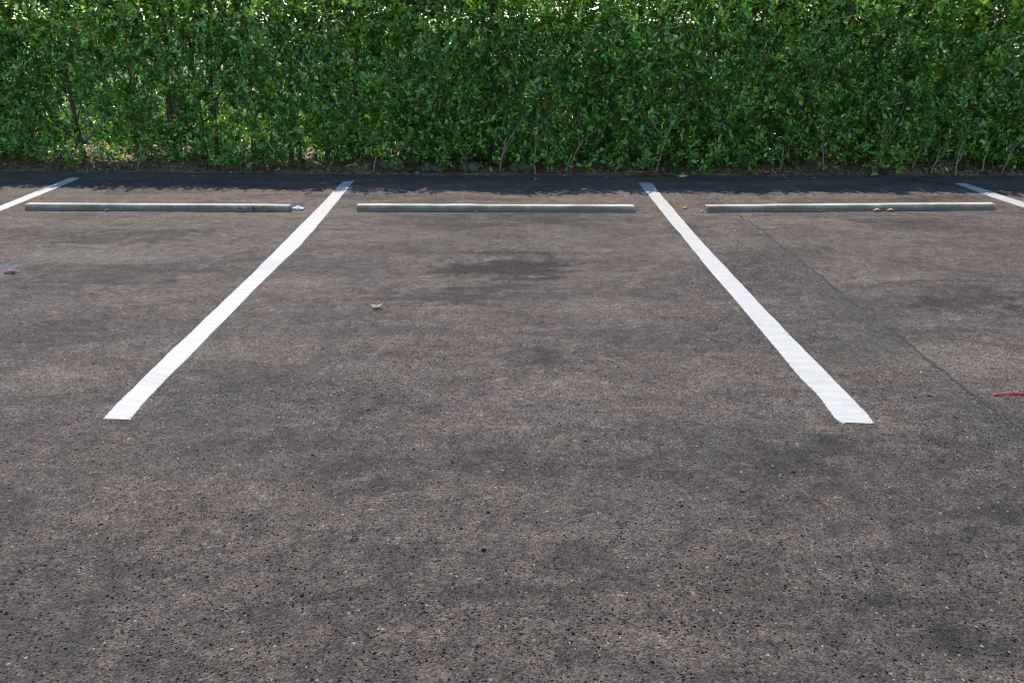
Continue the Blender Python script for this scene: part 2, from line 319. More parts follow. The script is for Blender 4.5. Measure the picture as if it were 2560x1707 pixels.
# the joint crack
cp = pl((1790.7, 495), (1804.5, 508.7), (1839, 533.4), (1875.5, 557), (1904.7, 575.5), (1952, 615.7), (1988.8, 641), (2010.8, 661), (2054.6, 692.5), (2087.5, 721.7), (2120.4, 747), (2155, 773), (2253, 843.5), (2319, 900), (2357, 927), (2402, 962), (2440.5, 993), (2488, 1028.6), (2560, 1076))
cp.append(Vector((1.90, 2.4, 0)))
V = []; Fc = []; k = 0
for a_, b_ in zip(cp, cp[1:]):
    n = max(2, int((b_-a_).length/.018))
    for i in range(n):
        p = a_.lerp(b_, i/n); wv = .0045+.009*max(0, noise.noise(Vector((k*.12, 0, 3)))+.25)
        if noise.noise(Vector((k*.07, 9, 3))) < -.22 or p.y < 3.4 and noise.noise(Vector((k*.2, 9, 3))) < -.1: wv = .0012
        ox = .012*noise.noise(Vector((k*.45, 0, 0)))+.004*random.uniform(-1, 1)
        V += [(p.x+ox-wv, p.y, .0015), (p.x+ox+wv, p.y, .0015)]
        if k: Fc.append((2*k-2, 2*k-1, 2*k+1, 2*k))
        k += 1
pymesh('crack', V, Fc, M_CRACK, lot)['label'] = 'thin dark jagged crack running through the right bay'
cp = pl((2238, 838), (2300, 834), (2380, 830), (2450, 827), (2520, 830), (2600, 832)); V = []; Fc = []; k = 0
for a_, b_ in zip(cp, cp[1:]):
    n = int((b_-a_).length/.012)
    for i in range(n):
        p = a_.lerp(b_, i/n); wv = .0006+.006*max(0, noise.noise(Vector((k*.15, 5, 3)))); oy = .02*noise.noise(Vector((k*.2, 3, 0)))+.006*random.uniform(-1, 1)
        V += [(p.x, p.y+oy-wv, .0015), (p.x, p.y+oy+wv, .0015)]
        if k: Fc.append((2*k-2, 2*k, 2*k+1, 2*k-1))
        k += 1
pymesh('crack', V, Fc, M_CRACK, lot)['label'] = 'short faint crack branching to the right border'
# pale blue grey cement stain at the left border
V = []; Fc = []
c0 = G(-30, 684)
ring = 46; b = 0
for rr, z in ((0, .006), (.4, .006), (.75, .005), (1, .0008)):
    for k in range(ring):
        t = 2*math.pi*k/ring; q = 1+.28*noise.noise(Vector((math.cos(t)*2, math.sin(t)*2, 4)))+.10*random.uniform(-1, 1)*(rr == 1)
        V.append((c0.x+math.cos(t)*.15*rr*q, c0.y+math.sin(t)*.24*rr*q, z+.002*noise.noise(Vector((k, rr*9, 0)))))
for j in range(3):
    for k in range(ring): Fc.append((j*ring+k, j*ring+(k+1) % ring, (j+1)*ring+(k+1) % ring, (j+1)*ring+k))
pymesh('cement_stain', V, Fc, M_GREY, lot)['label'] = 'pale blue grey cement stain at the left border'

# ------------------------------------------------------------------ wheel stops
def stop(a, b, mat, label, hgt=.047, dep=.078):
    a, b = Vector(a), Vector(b); d = b-a; L = d.length; ang = math.atan2(d.y, d.x)
    bm = bmesh.new(); bmesh.ops.create_cube(bm, size=1)
    for v in bm.verts: v.co = Vector(((v.co.x+.5)*L, (v.co.y+.5)*dep, (v.co.z+.5)*hgt+.0005))
    bmesh.ops.bevel(bm, geom=[e for e in bm.edges if max(v.co.z for v in e.verts) > .02], offset=.0035, segments=2, affect='EDGES')
    me = bpy.data.meshes.new('wheel_stop')
    # cut along the length so the arrises can be slightly uneven
    for i in range(1, 60): bmesh.ops.bisect_plane(bm, geom=bm.verts[:]+bm.edges[:]+bm.faces[:], plane_co=(L*i/60, 0, 0), plane_no=(1, 0, 0))
    for v in bm.verts:
        q = v.co+Vector((a.x*7, 0, 0)); v.co += Vector((0, noise.noise(q*6)*.002, noise.noise(q*5+Vector((9, 0, 0)))*.0018 if v.co.z > .02 else 0))
    bm.to_mesh(me); bm.free()
    o = link('wheel_stop', me, None, mat); o.location = a; o.rotation_euler = (0, 0, ang)
    tag(o, label, 'wheel stop', 'concrete wheel stops at the heads of the bays'); return o, L
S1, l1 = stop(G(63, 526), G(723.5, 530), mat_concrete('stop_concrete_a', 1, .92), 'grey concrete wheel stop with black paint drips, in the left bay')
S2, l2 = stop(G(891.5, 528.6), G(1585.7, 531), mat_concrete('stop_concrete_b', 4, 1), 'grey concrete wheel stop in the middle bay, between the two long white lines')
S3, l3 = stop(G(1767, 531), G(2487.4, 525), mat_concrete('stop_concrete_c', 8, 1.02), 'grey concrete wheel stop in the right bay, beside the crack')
# black paint drips on the first stop
def drip(u, w_, z0, z1, lab=None):
    V = [(u-w_/2, -.0032, z1), (u+w_/2, -.0032, z1*.98), (u+w_*.4, -.0032, (z0+z1)/2), (u+w_*.55, -.0032, z0+.004), (u, -.0032, z0), (u-w_*.5, -.0032, z0+.006), (u-w_*.35, -.0032, (z0+z1)/2)]
    V += [(x, -.0005, z) for x, y, z in V]; Fc = [tuple(range(7))]+[(i, (i+1) % 7, 7+(i+1) % 7, 7+i) for i in range(7)]
    pymesh('paint_drip', V, Fc, M_BLACK, S1)
drip(.866*l1, .012, .005, .04); drip(.874*l1, .010, .010, .026); drip(.815*l1, .012, .018, .032); drip(.78*l1, .006, .022, .03); drip(.925*l1, .010, .002, .012)
# white scratch
V = [(.895*l1, -.0032, .024), (.905*l1, -.0032, .034), (.91*l1, -.0032, .044), (.907*l1, -.0032, .044), (.90*l1, -.0032, .033)]; V += [(x, -.0005, z) for x, y, z in V]
pymesh('paint_scrape', V, [tuple(range(5))]+[(i, (i+1) % 5, 5+(i+1) % 5, 5+i) for i in range(5)], M_PAINT, S1)

# ------------------------------------------------------------------ hedge
XL, XR, TOP, DEP = -8.0, 8.0, 1.71, .64
def base_y(x): return edge_y(x)+.12
hedge = empty('hedge', (0, edge_y(0)+.45, 0)); tag(hedge, 'dense clipped green hedge of small glossy leaves along the back of the bays', 'hedge')
hoff = -Vector(hedge.location)
def n2(x, z, s, seed):     # cheap smooth noise on arrays
    r = np.random.default_rng(seed); out = np.zeros_like(x)
    for k in range(9):
        a_ = r.uniform(0, 2*np.pi); fr = s*r.uniform(.6, 1.7); out += np.sin((x*np.cos(a_)+z*np.sin(a_))*fr+r.uniform(0, 6.28))
    return out/3.0
def unit(a): return a/np.maximum(np.linalg.norm(a, axis=1, keepdims=True), 1e-9)
def sprigs(n, zone):
    x = rng.uniform(XL, XR, n); r = rng.random(n); z = TOP*rng.random(n)**1.06; y = np.zeros(n)
    ey = 9.10+np.maximum(0, -x-.2)*.062+.12
    bulge = .06*n2(x, z, 4.5, 1)+.07*n2(x, z, 16, 2)
    topz = TOP+.025*n2(x, x*0, 2.5, 3)+.018*n2(x, x*0, 14, 4)
    if zone == 'front':
        out = rng.random(n) < .52; y = ey+bulge+np.where(out, rng.uniform(-.04, .07, n), .24+rng.exponential(.08, n))-.10*np.clip(1-z/.5, 0, 1)*0; d = np.stack([rng.normal(0, .5, n), -rng.uniform(.2, 1, n), rng.uniform(.0, 1.1, n)], 1)
    elif zone == 'top':
        y = ey+rng.uniform(0, DEP, n); z = topz-rng.exponential(.14, n); d = np.stack([rng.normal(0, .45, n), rng.normal(-.1, .45, n), rng.uniform(.6, 1.3, n)], 1)
    elif zone == 'back':
        y = ey+DEP-rng.exponential(.10, n); d = np.stack([rng.normal(0, .5, n), rng.uniform(.2, 1, n), rng.uniform(.0, 1.1, n)], 1)
    else:
        y = ey+rng.uniform(.1, DEP-.1, n); d = rng.normal(0, 1, (n, 3)); d[:, 2] += .4
    # how thick the growth is: thin and open low down on the left, closed on the right
    left = np.clip((-1.7-x)/.8, 0, 1); low = np.clip((.95-z)/.6, 0, 1); vlow = np.clip((.14-z)/.09, 0, 1)
    k = 1-.26*left*low-.28*vlow*(.4+.6*left)-.20*np.clip((.5+n2(x, z, 3.2, 7)), 0, 1)*(.5+.5*left)
    for hx, hz, hr in ((-4.35, .55, .20), (-4.25, .30, .28), (-4.7, .10, .16), (-3.95, .10, .15), (-2.9, .45, .22), (-2.6, .35, .2), (-1.95, .12, .16), (-3.1, .9, .10), (-4.35, .80, .12), (3.10, .14, .17), (-1.2, .10, .12), (-.4, .08, .14), (.3, .08, .12)):
        q = np.hypot(x-hx, (z-hz)*1.1)/hr; k *= np.clip(.20+q**2*.65, 0, 1)
    k = k*(1-.34*np.clip((z-1.30)/.2, 0, 1)*(.55+.45*np.clip(n2(x, z, 5, 31), -1, 1)))
    if zone == 'front': k = k*np.where(out, np.clip(.62+.75*n2(x, z, 24, 41), .06, 1), 1)
    keep = (rng.random(n) < k) & (z > .05) & (z < topz+.02)
    return np.stack([x, y, z], 1)[keep], unit(d)[keep]
LP, LD, LN, LL, LW, LC, LF = [], [], [], [], [], [], []; SV, SF = [], []
for zone, n in (('front', 25000), ('top', 8200), ('back', 3600), ('in', 5200)):
    P0, D0 = sprigs(n, zone); m = len(P0); ln = rng.uniform(.09, .22, m)*(1.1 if zone == 'top' else 1)
    cls = rng.random(m)
    e1 = unit(np.cross(D0, rng.normal(0, 1, (m, 3)))); e2 = np.cross(D0, e1); ph = rng.uniform(0, 6.28, m)
    bend = rng.normal(0, .18, (m, 3)); bend[:, 2] -= .05
    K = 10
    for k in range(K):
        s = (k+.6)/K; ang = ph+k*2.4
        rad = e1*np.cos(ang)[:, None]+e2*np.sin(ang)[:, None]
        pos = P0+D0*(ln*s)[:, None]+bend*(ln*s*s)[:, None]
        t = .35+.9*s**2; d = unit(D0*t+rad*(1.0-.35*s)+rng.normal(0, .18, (m, 3)))
        up = np.array([0, -.5, 1.0]); nn = up+rng.normal(0, .45, (m, 3)); nn = unit(nn-d*(nn*d).sum(1, keepdims=True))
        L_ = rng.uniform(.036, .070, m)*(1-.35*max(0, s-.75)*4*rng.random(m)*.6)
        # colour of the leaf: mature deep green, fresh yellow green shoots, a few turned ones
        base = np.array([.092, .235, .030])*np.exp(rng.normal(-.05, .55, (m, 1)))+np.array([.006, .0, .006])*rng.normal(0, 1, (m, 1))
        young_sunlit = np.array([.34, .50, .08])*rng.uniform(.75, 1.2, (m, 1))  # shoot tint and share also paint in sunlit leaves, most toward the top
        zf = np.clip((pos[:, 2:3]-1.15)/.4, 0, 1)
        fy = ((cls[:, None] < .30+.45*zf) & (s > .35)).astype(float)*rng.uniform(.15, 1, (m, 1)); c = base*(1-fy)+young_sunlit*fy
        q = rng.random(m); c[q < .007] = (.42, .30, .03); c[q > .996] = (.30, .13, .04)
        LP.append(pos); LD.append(d); LN.append(nn); LL.append(L_); LW.append(L_*rng.uniform(.21, .28, m)); LC.append(np.clip(c, .004, 1)); LF.append(np.full(m, zone == 'front'))
    # stems: thin three sided prisms
    P1 = P0-D0*.05; P2 = P0+D0*ln[:, None]+bend*ln[:, None]
    for j in range(3):
        a_ = 2.094*j; off = (e1*math.cos(a_)+e2*math.sin(a_))
        SV.append(P1+off*.0022); SV.append(P2+off*.0010)
    SF.append(m)
LP, LD, LN, LL, LW, LC, LF = map(np.concatenate, (LP, LD, LN, LL, LW, LC, LF))
def np_mesh(name, co_, faces_flat, loop_tot, mat, parent, tint=None, per=1):
    me = bpy.data.meshes.new(name); me.vertices.add(len(co_)); me.vertices.foreach_set('co', co_.astype(np.float32).ravel())
    nf = len(faces_flat)//loop_tot; me.loops.add(len(faces_flat)); me.polygons.add(nf)
    me.loops.foreach_set('vertex_index', faces_flat.astype(np.int32)); me.polygons.foreach_set('loop_start', np.arange(0, nf*loop_tot, loop_tot, dtype=np.int32))
    me.polygons.foreach_set('loop_total', np.full(nf, loop_tot, np.int32)); me.update(calc_edges=True); me.validate()
    if tint is not None:
        at = me.color_attributes.new('tint', 'FLOAT_COLOR', 'POINT'); c = np.ones((len(co_), 4), np.float32); c[:, :3] = np.repeat(tint, per, 0); at.data.foreach_set('color', c.ravel())
    return link(name, me, parent, mat)
def leaf_verts(P, D, Nn, L, W, droop=None):
    S = np.cross(D, Nn); L = L[:, None]; W = W[:, None]; dr = (rng.uniform(-.02, .16, (len(P), 1)) if droop is None else droop)
    f = rng.uniform(.1, .5, (len(P), 1))*W
    v = [P, P+D*L*.28+S*W*.86+Nn*f, P+D*L*.62+S*W*.90+Nn*(f-dr*L*.3), P+D*L-Nn*dr*L, P+D*L*.62-S*W*.90+Nn*(f-dr*L*.3), P+D*L*.28-S*W*.86+Nn*f]
    return np.stack(v, 1).reshape(-1, 3)
QUAD = np.array([0, 1, 2, 3, 0, 3, 4, 5])
# the leaves that show largest are parts of their own
vis = LF & (np.abs(LP[:, 0]) < 4.9) & (LP[:, 2] < 1.6) & (np.abs(LN[:, 1]) > .35)
score = np.where(vis, LL*np.abs(LN[:, 1])-.25*(LP[:, 1]-(9.22+np.maximum(0, -LP[:, 0]-.2)*.062)), -9)
top300 = np.argsort(-score)[:300]; rest = np.ones(len(LP), bool); rest[top300] = False
cv = leaf_verts(LP[rest], LD[rest], LN[rest], LL[rest], LW[rest])+np.array(hoff)
nL = int(rest.sum()); fl = (np.arange(nL)[:, None]*6+QUAD[None]).ravel()
o = np_mesh('foliage', cv, fl, 4, M_LEAF, hedge, LC[rest], 6); tag(o, kind='stuff')
print('leaves', len(LP))
protos = []
for i in range(12):
    P = np.zeros((1, 3)); v = leaf_verts(P, np.array([[1., 0, 0]]), np.array([[0, 0, 1.]]), np.array([1.]), np.array([.24]))
    fr = np.array([.13, .22, .04]) if i % 4 == 3 else np.array([.105, .26, .045])*rng.uniform(.75, 1.35)
    o = np_mesh('leaf', v, QUAD.copy(), 4, M_LEAF, hedge, fr[None], 6); protos.append(o.data); bpy.data.objects.remove(o)
for k in top300:
    D = Vector(LD[k]); Nn = Vector(LN[k]); S = Nn.cross(D); o = bpy.data.objects.new('leaf', protos[k % 12]); C.objects.link(o); o.parent = hedge
    o.matrix_local = Matrix.LocRotScale(Vector(LP[k])+hoff, Matrix((D, S, Nn)).transposed().to_quaternion(), Vector([LL[k]*1.12]*3))
# twigs of the sprigs in one mesh
sv = []; sf = []; base = 0; idx = 0
for m in SF:
    blk = SV[idx:idx+6]; idx += 6; A = np.stack(blk, 1).reshape(-1, 3)   # per sprig: p1a p2a p1b p2b p1c p2c
    sv.append(A); b = base+np.arange(m)[:, None]*6; sf.append((b+np.array([0, 2, 3, 1, 2, 4, 5, 3, 4, 0, 1, 5])[None]).ravel()); base += m*6
o = np_mesh('twigs', np.concatenate(sv)+np.array(hoff), np.concatenate(sf), 4, M_BARK, hedge); tag(o, kind='stuff')

def grow(vs_, fs, p, d, r, L, depth, rnd, nseg=5, fork=3, spread=.7, sides=5):
    pts = [Vector(p)]; rr = [r]; q = Vector(p); dd = Vector(d).normalized()
    for i in range(nseg):
        dd = (dd+Vector((rnd.uniform(-1, 1), rnd.uniform(-1, 1), rnd.uniform(-.5, .8)))*.16).normalized(); q = q+dd*L/nseg; pts.append(q.copy()); rr.append(r*(1-.5*(i+1)/nseg))
    tube(vs_, fs, pts, rr, sides)
    if depth:
        for k in range(fork):
            i = rnd.randint(2, nseg); s = Vector((rnd.uniform(-1, 1), rnd.uniform(-.6, .6), rnd.uniform(-.1, .9))).normalized()
            grow(vs_, fs, pts[i], (dd+s*spread*1.3), rr[i]*.62, L*rnd.uniform(.45, .7), depth-1, rnd, 4, fork, spread, max(3, sides-1))
# trunks, one object each; their limbs fork under them
tx = [15, 160, 290, 395, 490, 518, 612, 712, 730, 800, 880, 1005, 1140, 1235, 1330, 1450, 1520, 1635, 1700, 1760, 1850, 1925, 2005, 2100, 2165, 2260, 2380, 2440, 2530]
px_x = [(t-1280)*.00392 for t in tx]; px_x = [-7.6, -7.1, -6.6, -6.1, -5.6]+px_x+[5.3, 5.8, 6.4, 7.0, 7.5]
for i, x in enumerate(px_x):
    rnd = random.Random(i*7+3); y = edge_y(x)+rnd.uniform(.32, .5); z0 = soil_z(x, y)-.03; r = rnd.uniform(.018, .034)
    vs_, fs = [], []; pts = []; rr = []; lean = rnd.uniform(-.10, .10)
    for k in range(8):
        u = k/7; pts.append(Vector((x+lean*u+.02*noise.noise(Vector((i, u*4, 0))), y+.03*noise.noise(Vector((i, u*4, 7))), z0+1.35*u))+hoff); rr.append(r*(1.45 if k == 0 else 1.08-.62*u))
    tube(vs_, fs, pts, rr, 8)
    t = pymesh('trunk', vs_, fs, M_BARK, hedge, True)
    for k in range(7):
        vs_, fs = [], []; j = rnd.randint(1, 7); a_ = rnd.uniform(0, 6.28)
        grow(vs_, fs, pts[j], Vector((math.cos(a_), math.sin(a_)*.6, rnd.uniform(.5, 1.3))), rr[j]*.5, rnd.uniform(.3, .55), 1, rnd, 5, 2)
        pymesh('limb', vs_, fs, M_BARK, t, True)
# bare grey brown twigs standing out at the front
bare = [(1252, 438, .42), (1338, 430, .38), (1372, 436, .30), (1425, 436, .36), (2065, 436, .42), (2172, 434, .50), (2290, 436, .36), (2385, 436, .34), (2462, 436, .44), (352, 424, .30), (245, 424, .26), (1640, 436, .55), (1955, 436, .30), (2500, 434, .3), (930, 438, .28), (2330, 436, .28)]
for i, (px, py, hh) in enumerate(bare):
    rnd = random.Random(i+50); x = G(px, py).x; y = base_y(x)+rnd.uniform(-.10, .05); vs_, fs = [], []
    grow(vs_, fs, Vector((x, y, soil_z(x, y)-.02))+hoff, Vector((rnd.uniform(-.25, .25), -.30, 1)), .0085, hh, 2, rnd, 6, 3, .6)
    pymesh('bare_branch', vs_, fs, M_TWIG, hedge)
for i in range(26):      # dry twig ends higher in the face
    rnd = random.Random(i+150); x = rnd.uniform(-4.9, 4.9); z = rnd.uniform(.35, 1.6); y = base_y(x)+rnd.uniform(-.02, .05); vs_, fs = [], []
    grow(vs_, fs, Vector((x, y+.05, z))+hoff, Vector((rnd.uniform(-.6, .6), -.25, 1)), .005, rnd.uniform(.16, .3), 1, rnd, 5, 3, .6)
    pymesh('bare_branch', vs_, fs, M_TWIG, hedge)

# ------------------------------------------------------------------ leaf litter
def litter(n, xr, yfun, name, cols, sz=(.03, .07), lift=.012, zf=soil_z, mat=M_LIT):
    x = rng.uniform(*xr, n); y = np.array([yfun(a_) for a_ in x]); z = np.array([zf(a_, b_) for a_, b_ in zip(x, y)])+rng.uniform(.001, lift, n)
    P = np.stack([x, y, z], 1); a_ = rng.uniform(0, 6.28, n); D = unit(np.stack([np.cos(a_), np.sin(a_), rng.normal(0, .25, n)], 1))
    Nn = np.stack([rng.normal(0, .35, n), rng.normal(0, .35, n), np.ones(n)], 1); Nn = unit(Nn-D*(Nn*D).sum(1, keepdims=True))
    L = rng.uniform(*sz, n); v = leaf_verts(P, D, Nn, L, L*rng.uniform(.2, .3, n), rng.uniform(-.3, .3, (n, 1)))
    c = np.array(cols)[rng.integers(0, len(cols), n)]*rng.uniform(.6, 1.25, (n, 1))
    o = np_mesh(name, v, (np.arange(n)[:, None]*6+QUAD[None]).ravel(), 4, mat, None, c, 6); return o
BR = [(.22, .12, .05), (.32, .19, .08), (.14, .08, .04), (.42, .29, .15), (.10, .06, .03), (.36, .2, .08)]
o = litter(9000, (-7.5, 7.5), lambda x: edge_y(x)+.03+abs(random.gauss(0, .55)), 'leaf_litter', BR); tag(o, 'brown dry leaf litter covering the soil under the hedge', 'leaf litter', kind='stuff')
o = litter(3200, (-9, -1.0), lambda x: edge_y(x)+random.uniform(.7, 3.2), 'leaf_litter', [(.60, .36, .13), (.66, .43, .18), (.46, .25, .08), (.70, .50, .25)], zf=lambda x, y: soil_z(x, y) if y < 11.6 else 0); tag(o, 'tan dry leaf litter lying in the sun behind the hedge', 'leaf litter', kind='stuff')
o = litter(1500, (-7, 7), lambda x: edge_y(x)-.02-abs(random.gauss(0, .10))+.06, 'leaf_scrap', BR+[(.5, .4, .1), (.45, .36, .2)], (.008, .03), .004, lambda x, y: max(0, soil_z(x, y)) if y > edge_y(x) else .001); tag(o, 'small leaf scraps scattered along the asphalt edge', 'leaf scraps', kind='stuff')
# dead grass and stalks at the foot
vs_, fs = [], []
for i in range(1500):
    x = random.uniform(-6, 6); y = edge_y(x)+random.uniform(.02, .35); z = soil_z(x, y); a_ = random.uniform(0, 6.28); l = random.uniform(.03, .11)
    p = Vector((x, y, z)); d = Vector((math.cos(a_), math.sin(a_), random.uniform(.05, .9))); s = Vector((-d.y, d.x, 0)).normalized()*.0014
    b = len(vs_); q = p+d*l*.5+Vector((0, 0, .012)); r_ = p+d*l; vs_ += [p-s, p+s, q+s, q-s, r_]; fs += [(b, b+1, b+2, b+3), (b+3, b+2, b+4)]
o = pymesh('dry_grass', vs_, fs, M_WOOD); tag(o, 'short dry grass stalks along the foot of the hedge', 'dry grass', kind='stuff')
# green ground cover lit by the sun behind the left half
n = 15000; x = rng.uniform(-9, -.6, n); y = 10.9+rng.uniform(0, 2.2, n)**1.0+.3*rng.random(n); hmax = .35+.35*np.clip(n2(x, y, 2.5, 21)+.3, 0, 1); z = rng.random(n)*hmax*np.clip((y-10.8)/.5, .2, 1)
P = np.stack([x, y, z], 1); D = unit(rng.normal(0, 1, (n, 3))+np.array([0, 0, .8])); Nn = rng.normal(0, .5, (n, 3))+np.array([0, 0, 1.]); Nn = unit(Nn-D*(Nn*D).sum(1, keepdims=True)); L = rng.uniform(.05, .10, n)
c = np.array([.12, .20, .035])*rng.uniform(.6, 1.3, (n, 1))
o = np_mesh('ground_cover', leaf_verts(P, D, Nn, L, L*.25), (np.arange(n)[:, None]*6+QUAD[None]).ravel(), 4, M_LEAF, None, c, 6); tag(o, 'sunlit yellow green ground cover glimpsed behind the left of the hedge', 'ground cover', kind='stuff')
# low cement wall behind the middle and right of the hedge
V = []
xw0, xw1, yw = -1.1, 12.0, 10.12
bm = bmesh.new(); bmesh.ops.create_cube(bm, size=1)
for v in bm.verts: v.co = Vector((xw0+(v.co.x+.5)*(xw1-xw0), yw+(v.co.y+.5)*.15, (v.co.z+.5)*1.12-.05))
bmesh.ops.bevel(bm, geom=bm.edges[:], offset=.008, segments=1, affect='EDGES')
me = bpy.data.meshes.new('garden_wall'); bm.to_mesh(me); bm.free(); o = link('garden_wall', me, None, M_WALL); tag(o, 'low grey cement wall glimpsed through the hedge on the right', 'wall')
# mossy stones between the trunks
for i, (px, py, w_, h_, lab) in enumerate([(985, 424, .30, .13, 'large mossy stone at the hedge foot, above the left end of the middle wheel stop'),
        (1092, 418, .26, .10, 'low pale mossy stone at the hedge foot, next right of the largest stone'),
        (1180, 420, .22, .09, 'small mossy stone in shade beside the bare forked twig'),
        (1300, 426, .24, .10, 'mossy stone half hidden by twigs at the middle of the hedge foot'),
        (1545, 432, .22, .08, 'flat dark mossy stone left of the big fallen leaves')]):
    p = G(px, py); p.z = 0; p.y = edge_y(p.x)+.16; bm = bmesh.new(); bmesh.ops.create_icosphere(bm, subdivisions=3, radius=1)
    for v in bm.verts:
        q = v.co.copy(); k = 1+.38*noise.noise(q*1.6+Vector((i*5, 0, 0)))+.16*noise.noise(q*5)+.07*noise.noise(q*13); v.co = Vector((q.x*w_*.5*k, q.y*.10*k, q.z*h_*.62*k))
    me = bpy.data.meshes.new('mossy_stone'); bm.to_mesh(me); bm.free(); me.shade_smooth(); o = link('mossy_stone', me, None, M_MOSS); o.location = (p.x, p.y, soil_z(p.x, p.y)+h_*.25)
    tag(o, lab, 'stone', 'mossy stones along the hedge foot')

# ------------------------------------------------------------------ loose things on the ground
def curled(px, py, L, W, rz, curl, cup, col, label, cat='leaf', z=.0, roll=0, name='fallen_leaf', group='fallen leaves on the ground'):
    nu, nv = 9, 7; V = []; Fc = []
    for i in range(nu):
        u = i/(nu-1); wd = W*.5*(math.sin(math.pi*u**.85)**.75 if 0 < u < 1 else .02)
        for j in range(nv):
            v = -1+2*j/(nv-1); x = (u-.5)*L; zz = curl*L*(2*u-1)**2+cup*W*abs(v)**1.6*math.sin(math.pi*u)+random.uniform(-.01, .01)*L*.3
            xx = x*(1-.25*abs(curl)); V.append([xx, v*wd*(1-.35*abs(cup)), zz])
    for i in range(nu-1):
        for j in range(nv-1): a_ = i*nv+j; Fc.append((a_, a_+1, a_+nv+1, a_+nv))
    b = len(V); V += [[L*.5*(1-.25*abs(curl)), .0015, curl*L], [L*.5*(1-.25*abs(curl)), -.0015, curl*L], [L*.62, 0, curl*L*1.15]]; Fc.append((b, b+1, b+2))
    R = Matrix.Rotation(roll, 3, 'X'); V = [R @ Vector(p) for p in V]; mz = min(p.z for p in V)
    me = bpy.data.meshes.new(name); me.from_pydata([(p.x, p.y, p.z-mz) for p in V], [], Fc); me.shade_smooth()
    at = me.color_attributes.new('tint', 'FLOAT_COLOR', 'POINT')
    for d in at.data: d.color = (*col, 1)
    o = link(name, me, None, M_LIT); p = G(px, py)
    o.location = (p.x, p.y, z+.0015+(soil_z(p.x, p.y) if p.y > edge_y(p.x) else 0)); o.rotation_euler = (0, 0, rz)
    m = o.modifiers.new('s', 'SOLIDIFY'); m.thickness = .0006
    tag(o, label, cat, group); return o
TAN, BRN, YEL, PALE, RUST = (.56, .40, .26), (.24, .13, .06), (.55, .42, .05), (.42, .33, .22), (.33, .13, .05)
curled(941, 771, .068, .030, .1, .42, .35, TAN, 'curled tan leaf alone in the middle bay, nearest the camera of the dry leaves', roll=.25)
curled(26, 685, .075, .05, .4, -.25, -.55, RUST, 'crumpled orange brown leaf on the pale cement stain at the left border')
curled(60, 719, .055, .016, 0, .1, .2, (.07, .04, .025), 'thin dark brown leaf fragment below the cement stain')
curled(268, 529, .05, .02, .5, -.2, .3, PALE, 'small pale leaf against the left wheel stop')
curled(1012, 527, .055, .035, .2, -.5, -.5, RUST, 'dark arched leaf leaning on the middle wheel stop')
curled(1190, 532, .03, .014, 0, .1, .2, RUST, 'tiny reddish leaf at the middle of the middle wheel stop')
curled(1754, 531, .04, .025, .8, -.3, -.4, (.34, .24, .14), 'brown leaf at the left end of the right wheel stop')
curled(2050, 530, .045, .018, .2, .2, .4, (.36, .26, .13), 'torn leaf at the foot of the right wheel stop, left of the arched pair')
curled(2192, 529, .07, .03, .1, -.28, -.3, PALE, 'left leaf of the arched pair in front of the right wheel stop')
curled(2226, 529, .07, .034, -.1, -.28, -.3, (.42, .27, .14), 'right leaf of the arched pair in front of the right wheel stop')
curled(1713, 522, .045, .025, .1, -.3, -.3, PALE, 'pale arched leaf between the white line and the right wheel stop')
curled(1706, 443, .11, .055, .15, -.12, -.4, (.44, .42, .15), 'large yellow green leaf at the hedge foot, above the right white line')
curled(1668, 441, .12, .07, -.2, .12, .4, (.17, .095, .04), 'large brown leaf at the hedge foot beside the yellow green one')
curled(1657, 447, .05, .02, 0, .1, .2, (.60, .42, .06), 'thin golden leaf in front of the large brown leaf')
curled(2186, 443, .10, .07, .1, -.42, -.35, (.33, .23, .11), 'arched tan leaf on the asphalt edge above the right wheel stop')
curled(2010, 440, .08, .03, .1, .1, .2, (.36, .22, .12), 'long pinkish brown leaf at the asphalt edge, right bay')
curled(1903, 436, .09, .05, .9, .15, .3, (.20, .085, .06), 'dark red brown leaf leaning at the hedge foot, right bay')
curled(1530, 442, .035, .022, .5, .1, .2, YEL, 'yellow leaf at the asphalt edge near the top of the right white line')
curled(2035, 446, .04, .025, 0, .1, .2, YEL, 'orange yellow leaf on the asphalt edge above the right wheel stop')
curled(1971, 453, .04, .022, 0, .1, .2, (.60, .58, .10), 'small lemon leaf lying in the shade above the right wheel stop')
curled(1436, 424, .045, .026, 1.2, .1, -.3, (.60, .50, .08), 'bright yellow leaf hanging low over the soil, middle bay', z=.06)
curled(1341, 451, .05, .03, .5, -.2, .2, (.40, .30, .15), 'torn brown leaf in the shade above the middle wheel stop')
curled(485, 441, .05, .022, 0, .1, .2, (.45, .38, .10), 'yellowish leaf in the shade above the left wheel stop')
curled(866, 437, .05, .026, .3, .2, .2, (.42, .30, .15), 'tan leaf at the asphalt edge above the left white line')
curled(918, 437, .05, .024, .1, .1, .3, (.45, .28, .13), 'orange tan leaf at the asphalt edge, first of two by the mossy stone')
curled(1046, 437, .06, .028, -.3, .2, .3, (.46, .33, .19), 'orange tan leaf at the asphalt edge, second of two by the mossy stone')
curled(2303, 933, .018, .009, 1.2, -.3, -.3, PALE, 'tiny cream leaf left of the crack, right bay')
curled(1540, 452, .03, .015, .2, .1, .1, (.5, .46, .34), 'pale leaf scrap just left of the top of the right white line')
curled(196, 431, .04, .03, 0, .1, .1, (.5, .45, .32), 'pale leaf scrap above the top of the far left white line')
curled(1710, 450, .03, .014, .3, .1, .1, (.52, .44, .2), 'tiny straw coloured scrap under the large yellow green leaf')

